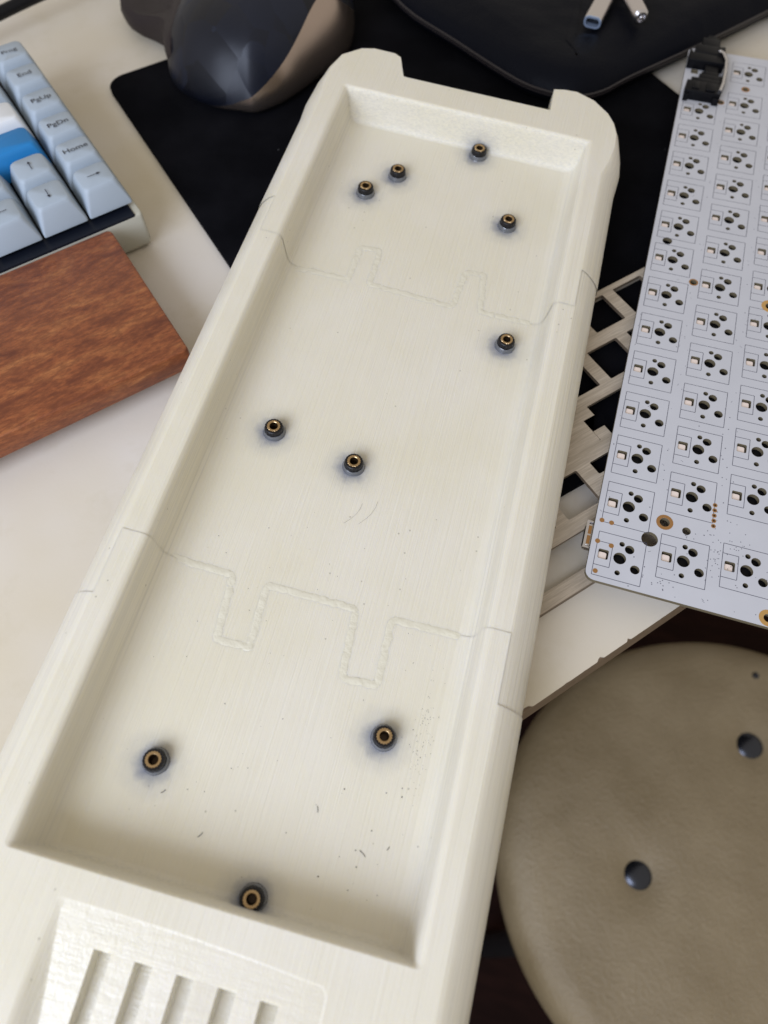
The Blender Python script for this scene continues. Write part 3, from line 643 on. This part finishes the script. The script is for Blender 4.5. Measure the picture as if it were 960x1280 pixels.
# ------------------------------------------------------------------ left keyboard
kx = Vector((0.641, 0.767, 0)); DK = frame((-225.5, 104.5, 0), kx)      # x right, y to the back of the keyboard, origin = right-arrow key
kb = empty('keyboard', DK, (-60, 40, 0), 'keyboard with pale grey, white and blue keycaps behind the wooden wrist rest', 'keyboard')
mb = MB(); mb.rings([rrect(-220 + a, 10.2 - a, -14.2 + a, 112 - a, 1.6, z, 4) for a, z in ((1.6, .5), (.6, 1.5), (0.0, 3), (0, 15.8), (.3, 16.4), (.8, 16.6))], True, True)
mb.obj('body', M['kbcase'], kb, None, 40)
mb = MB(); mb.box(-215, 7.2, -14.0, 107, 15.0, 17.2, 0, .5); mb.obj('key_plate', M['kbplate'], kb)
def keycap(cx, cy, w, ma, legend=None, blue=None, z0=19.0, h=10.0, arrow=None, size=4.2):
    W2 = w * P / 2 - .45; D2 = P / 2 - .45
    rs = []
    for k, (ix, fy, by, z, r) in enumerate(((0, 0, 0, z0, .8), (.05, .1, .05, z0 + 1.4, .9), (1.9, 2.4, .9, z0 + h * .82, 2), (2.4, 2.9, 1.2, z0 + h * .95, 2.2), (3.0, 3.4, 1.7, z0 + h, 2.2))):
        rs.append(rrect(cx - W2 + ix, cx + W2 - ix, cy - D2 + fy, cy + D2 - by, r, z, 4))
    t = Vector((0, 0, 0)); tilt = -0.05
    rs = [[(p[0], p[1], p[2] + (p[1] - cy) * tilt * (1 if p[2] > z0 + 5 else 0)) for p in r] for r in rs]
    mb = MB(); mb.rings(rs, False, False)
    nn_ = len(rs[0]); kc = len(mb.v); mb.v.append((cx, cy + .8, z0 + h - .45))
    base_ = (len(rs) - 1) * nn_
    mb.f += [(base_ + j, base_ + (j + 1) % nn_, kc) for j in range(nn_)]; mb.m += [0] * nn_
    cap = mb.obj('keycap', ma, kb, None, 45)
    def put(vs2, fs2, f, mname, nm):
        obj(nm, [f(v) for v in vs2], fs2, M[mname], cap, tuple(kb['_b']))
    if legend:
        vs2, fs2 = textmesh(legend, size); put(vs2, fs2, lambda v: (cx + v.x, cy + 0.9 + v.y, z0 + h + .12 - (v.y + .9) * .05), 'legend', 'legend')
    if arrow is not None:
        a = arrow; q = MB()
        q.add([(-2.6, -.16, 0), (2.0, -.16, 0), (2.0, .16, 0), (-2.6, .16, 0)], [(0, 1, 2, 3)]); q.add([(2.9, 0, 0), (1.3, .72, 0), (1.3, -.72, 0)], [(0, 1, 2)])
        put([Vector(v) for v in q.v], q.f, lambda v: (cx + v.x * math.cos(a) - v.y * math.sin(a), cy + .9 + v.x * math.sin(a) + v.y * math.cos(a), z0 + h + .14), 'legend', 'legend')
    if blue:
        vs2, fs2 = textmesh(blue, 2.5)
        def ff(v):
            t_ = .58 + v.y / (h * .8); return (cx + v.x, cy - D2 + .1 + 2.3 * t_ - .14, z0 + 1.4 + (h * .82 - 1.4) * t_ + .03)
        put(vs2, fs2, ff, 'legend_blue', 'front_legend')
keycap(0, 0, 1, M['cap'], arrow=0)
keycap(0, P, 1, M['cap'], 'Home', 'Pause'); keycap(0, 2 * P, 1, M['cap'], 'PgDn', 'Ins'); keycap(0, 3 * P, 1, M['cap'], 'PgUp', 'Prt', z0=19.3); keycap(0, 4 * P, 1, M['cap'], 'End', 'Mouse', z0=19.6, h=10.4); keycap(0, 5 * P, 1, M['cap'], 'Prog', size=3.8, z0=19.8, h=10.6)
keycap(-P, 0, 1, M['cap'], arrow=-math.pi / 2); keycap(-P, P, 1, M['cap'], arrow=math.pi / 2)
keycap(-2 * P, 0, 1, M['cap'], arrow=math.pi)
keycap(-2.375 * P, P, 1.75, M['cap']); keycap(-1.625 * P, 2 * P, 2.25, M['capblue'], z0=19.2); keycap(-1.25 * P, 3 * P, 1.5, M['capwhite'], z0=19.4, h=10.2); keycap(-1.5 * P, 4 * P, 2, M['cap'], z0=19.6, h=10.6)
for k in (3, 4, 5): keycap(-k * P, 0, 1, M['cap'])
for k in range(3): keycap(-(3.75 + k) * P, P, 1, M['capwhite']); keycap(-(3.25 + k) * P, 2 * P, 1, M['capwhite'], z0=19.2); keycap(-(2.5 + k) * P, 3 * P, 1, M['capwhite'], z0=19.4, h=10.2); keycap(-(3 + k) * P, 4 * P, 1, M['capwhite'], z0=19.6, h=10.6)
for k in range(3): keycap(-(1.25 + k) * P, 5 * P, 1, M['cap'], z0=19.8, h=10.6)

# ------------------------------------------------------------------ mouse
ms = empty('mouse', ID, (-208, 240, 3.05), 'dark computer mouse with faceted navy shell and bronze side trim on the black mat', 'mouse')
out = [(-203, 188), (-194, 190), (-184, 203), (-175.5, 224), (-169.5, 243), (-169.5, 256), (-175, 274), (-184, 291), (-202, 302), (-226, 300), (-243, 284), (-248, 262), (-249, 240), (-250, 219), (-245, 203), (-233, 192), (-217, 187.5)]
def smooth_loop(p, k=3):
    n_ = len(p); r = []
    for i in range(n_):
        a, b_, c, d_ = (Vector(p[(i + q) % n_]) for q in (-1, 0, 1, 2))
        for j in range(k):
            t = j / k; r.append(tuple(0.5 * ((2 * b_) + (-a + c) * t + (2 * a - 5 * b_ + 4 * c - d_) * t * t + (-a + 3 * b_ - 3 * c + d_) * t ** 3)))
    return r
ol = smooth_loop(out, 5); cx, cy = -208, 250
prof = [(0.90, 3.1), (0.965, 4.5), (0.995, 6.5), (1.0, 9), (.985, 13), (.95, 18), (.905, 23), (.85, 28), (.775, 32.5), (.67, 36), (.53, 38.8), (.36, 40.6), (.18, 41.6), (0.02, 42)]
def pf(s_):
    x = s_ * (len(prof) - 1); i = min(int(x), len(prof) - 2); f = x - i; return tuple(a * (1 - f) + b_ * f for a, b_ in zip(prof[i], prof[i + 1]))
def wline(p):
    an = math.degrees(math.atan2(p[1] - cy, p[0] - cx)) % 360
    aa = an if an > 180 else an + 360
    if aa < 258 : return 0.105
    k = (aa - 258) / 90; return 0.105 + 0.52 * math.sin(min(k, 2.0) * math.pi / 2) if k < 1 else max(0.105, 0.625 - 0.52 * min(1, (k - 1) / .75))
def band(f0, f1, k):
    out_ = []
    for q in range(k + 1):
        r = []
        for p in ol:
            a, z = pf(f0(p) + (f1(p) - f0(p)) * q / k); r.append((cx + (p[0] - cx) * a, cy + (p[1] - cy) * a, z))
        out_.append(r)
    return out_
mb = MB(); mb.rings(band(lambda p: 0, lambda p: .10, 2)); mb.obj('base', M['rubber'], ms, None, 50)
mb = MB(); mb.rings(band(lambda p: .10, wline, 8)); mb.obj('side_trim', M['bronze'], ms, None, 50)
mb = MB(); mb.rings(band(wline, lambda p: 1, 16), False, True); mb.obj('top_shell', M['facets'], ms, None, 50)
wing = smooth_loop([(-246, 206), (-238, 206), (-236, 262), (-250, 292), (-276, 292), (-294, 270), (-294, 249), (-282, 235), (-268, 230), (-256, 224), (-250, 214)], 3)
mb = MB(); wc = (-258, 245)
mb.rings([[(wc[0] + (p[0] - wc[0]) * t, wc[1] + (p[1] - wc[1]) * t, z + max(0, (p[0] + 275) * .25) * (z > 8)) for p in wing] for t, z in ((.9, 3.2), (.98, 5), (1, 8.5), (.97, 12), (.88, 14), (.6, 13), (.2, 12.5))], True, True); mb.obj('thumb_rest', M['rubber'], ms, None, 50)
mb = MB()
for k in range(4): mb.tube([(-233 + k * 5, 262 + k * 1.2, 42.5 + k), (-231.5 + k * 5, 266 + k, 42.8 + k)], .6, 6)
mb.obj('thumb_wheel', M['steel'], ms)

# ------------------------------------------------------------------ leather pouch with two metal adapters
po = [(-178, 318), (-152, 284), (-120, 263), (-88, 243), (-72, 236.5), (-56, 236), (-44, 243), (-32, 259), (-8, 288), (24, 329), (70, 390), (60, 460), (-60, 500), (-180, 460), (-200, 380)]
pl = smooth_loop(po, 4); pc = (-70, 350)
def inset(loop, d_):
    r = []; n_ = len(loop)
    for i in range(n_):
        t = (Vector(loop[(i + 1) % n_]) - Vector(loop[i - 1])).normalized(); r.append((loop[i][0] - t.y * d_, loop[i][1] + t.x * d_))
    return r
pouch = empty('zip_pouch', ID, (-70, 350, 3.05), 'soft black leather pouch with a zipped edge lying on the desk behind the white case', 'pouch')
def pring(d_, z, amp=0): return [(p[0], p[1], z + amp * noise.noise(Vector((p[0] * .03, p[1] * .03, z)))) for p in inset(pl, d_)]
mb = MB(); mb.rings([pring(6, 3.1), pring(1.5, 5), pring(.3, 8.2)], True, False); mb.obj('lower_panel', M['leather'], pouch, None, 60)
mb = MB(); mb.rings([pring(.3, 10.8), pring(1.2, 12.5), pring(4.5, 15.5, 1), pring(9, 17.6, 2), pring(18, 18.6, 2.5), pring(32, 18.2, 3)], False, False)
k = len(mb.v) - len(pl); mb.v.append((pc[0], pc[1], 18.5)); mb.f += [(k + j, k + (j + 1) % len(pl), len(mb.v) - 1) for j in range(len(pl))]; mb.m += [0] * len(pl)
mb.obj('upper_panel', M['leather'], pouch, None, 60)
mb = MB(); mb.rings([pring(.6, 8.2), pring(-.3, 8.6), pring(-.3, 9.2), pring(.8, 9.3), pring(.8, 9.7), pring(-.3, 9.8), pring(-.3, 10.4), pring(.6, 10.8)]); mb.obj('zip', M['zip'], pouch, None, 50)
def adapter(a, b_, z, label, small):
    a = Vector((*a, z)); b_ = Vector((*b_, z)); DA = frame(a, b_ - a); L_ = (b_ - a).length
    r = empty('usb_adapter', DA, (L_ / 2, 0, -3.2), label, 'adapter', 'metal adapters on the pouch')
    def sec(x, w, h, rr): return [(x, p[0], p[1]) for p in rrect(-w, w, -h, h, rr, 0, 5)]
    w, h, rr = (4.2, 2.7, 2.4) if small else (3.5, 3.3, 3.2)
    mb = MB(); mb.rings([sec(.5, w, h, rr), sec(1.1, w + .15, h + .15, rr), sec(L_, w + .15, h + .15, rr)], False, True); mb.obj('shell', M['alu'], r, None, 40)
    if small:
        mb = MB(); mb.rings([sec(.5, w, h, rr), sec(.0, w - .2, h - .2, rr - .2), sec(0, w - 1.0, h - 1.0, 1.5), sec(2.5, w - 1.1, h - 1.1, 1.4)]); mb.obj('rim', M['bluealu'], r, None, 40)
        mb = MB(); mb.rings([sec(2.4, w - 1.0, h - 1.0, 1.4), sec(2.5, w - 1.0, h - 1.0, 1.4)], True, True); mb.obj('socket', M['blackabs'], r)
    else:
        mb = MB(); mb.rings([sec(.5, w, h, rr), sec(-.6, w - .9, h - .9, rr - .9), sec(-.6, w - 1.7, h - 1.7, rr - 1.7), sec(1.5, w - 1.7, h - 1.7, rr - 1.7)], False, True, 0); mb.obj('plug_ring', M['steel'], r, None, 40)
        mb = MB(); mb.rings([sec(1.4, 1, 1, 1), sec(-.5, .9, .9, .9), sec(-.9, .4, .4, .4)], False, True); mb.obj('pin', M['steel'], r, None, 50)
adapter((-56.8, 276.5), (-52.5, 312), 20.6, 'flat metal adapter with a bluish oval socket end, lying on the black pouch', True)
adapter((-35.5, 281.5), (-50.5, 314), 23.6, 'round metal adapter with a dark jack end, lying beside the flat one on the pouch', False)

# ------------------------------------------------------------------ cables on the desk, top left
mb = MB(); pts = []
for i in range(25):
    t = i / 24; pts.append((-372 + 95 * t, 168 + 150 * t ** 0.93, 9 + 5 * math.sin(t * 3)))
mb.tube(pts, 3.0, 12); o = mb.obj('black_cable', M['cable'], None, (-340, 215, 6), 60); tagm(o, ID, (-340, 215, 6), 'thick black cable crossing the desk behind the grey keyboard', 'cable')

# ------------------------------------------------------------------ stool below the desk edge
sx, sy, sz = 178.3, -13.0, -330.0
stool = empty('stool', Matrix.Translation((sx, sy, 0)), (0, 0, -720), 'round stool with taupe leatherette seat and dark metal studs below the desk edge', 'stool')
studs = [(114 - sx, -41 - sy), (179 - sx, 67 - sy), (60, -58)]
rs = []
NR, NA = 46, 120
prof = [(0, 0)]
def seatz(x, y, r):
    z = 3.5 * (1 - (r / 160) ** 2)
    for a, b_ in studs: dd = math.hypot(x - a, y - b_); z -= 7.5 * math.exp(-(dd / 17) ** 1.4)
    z += 1.3 * noise.noise(Vector((x * .02, y * .02, 0))); return z
rad = [160 * (i / NR) for i in range(1, NR + 1)]
for r in rad:
    e = max(0, (r - 138) / 22); dz_ = -22 * (1 - math.sqrt(max(0, 1 - e * e)))
    rs.append([(r * math.cos(2 * math.pi * j / NA), r * math.sin(2 * math.pi * j / NA), sz + seatz(r * math.cos(2 * math.pi * j / NA), r * math.sin(2 * math.pi * j / NA), r) * (1 - e) + dz_) for j in range(NA)])
rs += [[(p[0] * t, p[1] * t, sz - z) for p in rs[NR - 1]] for t, z in ((1.005, 30), (1.0, 48), (.975, 58), (.9, 62))]
mb = MB(); mb.rings(rs[::-1], True, False); k = len(mb.v) - NA; mb.v.append((0, 0, sz + seatz(0, 0, 0))); mb.f += [(k + j, k + (j + 1) % NA, len(mb.v) - 1) for j in range(NA)]; mb.m += [0] * NA
mb.obj('seat', M['seat'], stool, None, 60)
for a, b_ in studs:
    z = sz + seatz(a, b_, math.hypot(a, b_)) - 1.3
    mb = MB(); mb.lathe(a, b_, [(11.5, z - 1), (11.2, z + 1.5), (9.5, z + 3.8), (6, z + 5.4), (2.5, z + 6), (.2, z + 6.1)], 28, False, True); mb.obj('stud', M['stud'], stool, None, 70)
mb = MB(); mb.lathe(178 - sx, 120 - sy, [(3.0, sz - 3), (2.6, sz + 1.4), (.3, sz + 1.8)], 12, False, True); mb.obj('tack', M['stud'], stool, None, 60)
for k in range(4):
    a = math.radians(45 + 90 * k); mb = MB(); mb.tube([(95 * math.cos(a), 95 * math.sin(a), sz - 60), (150 * math.cos(a), 150 * math.sin(a), -719.5)], 12, 12); mb.obj('leg', M['darkmetal'], stool, None, 60)

for o in bpy.data.objects:
    if '_b' in o: del o['_b']
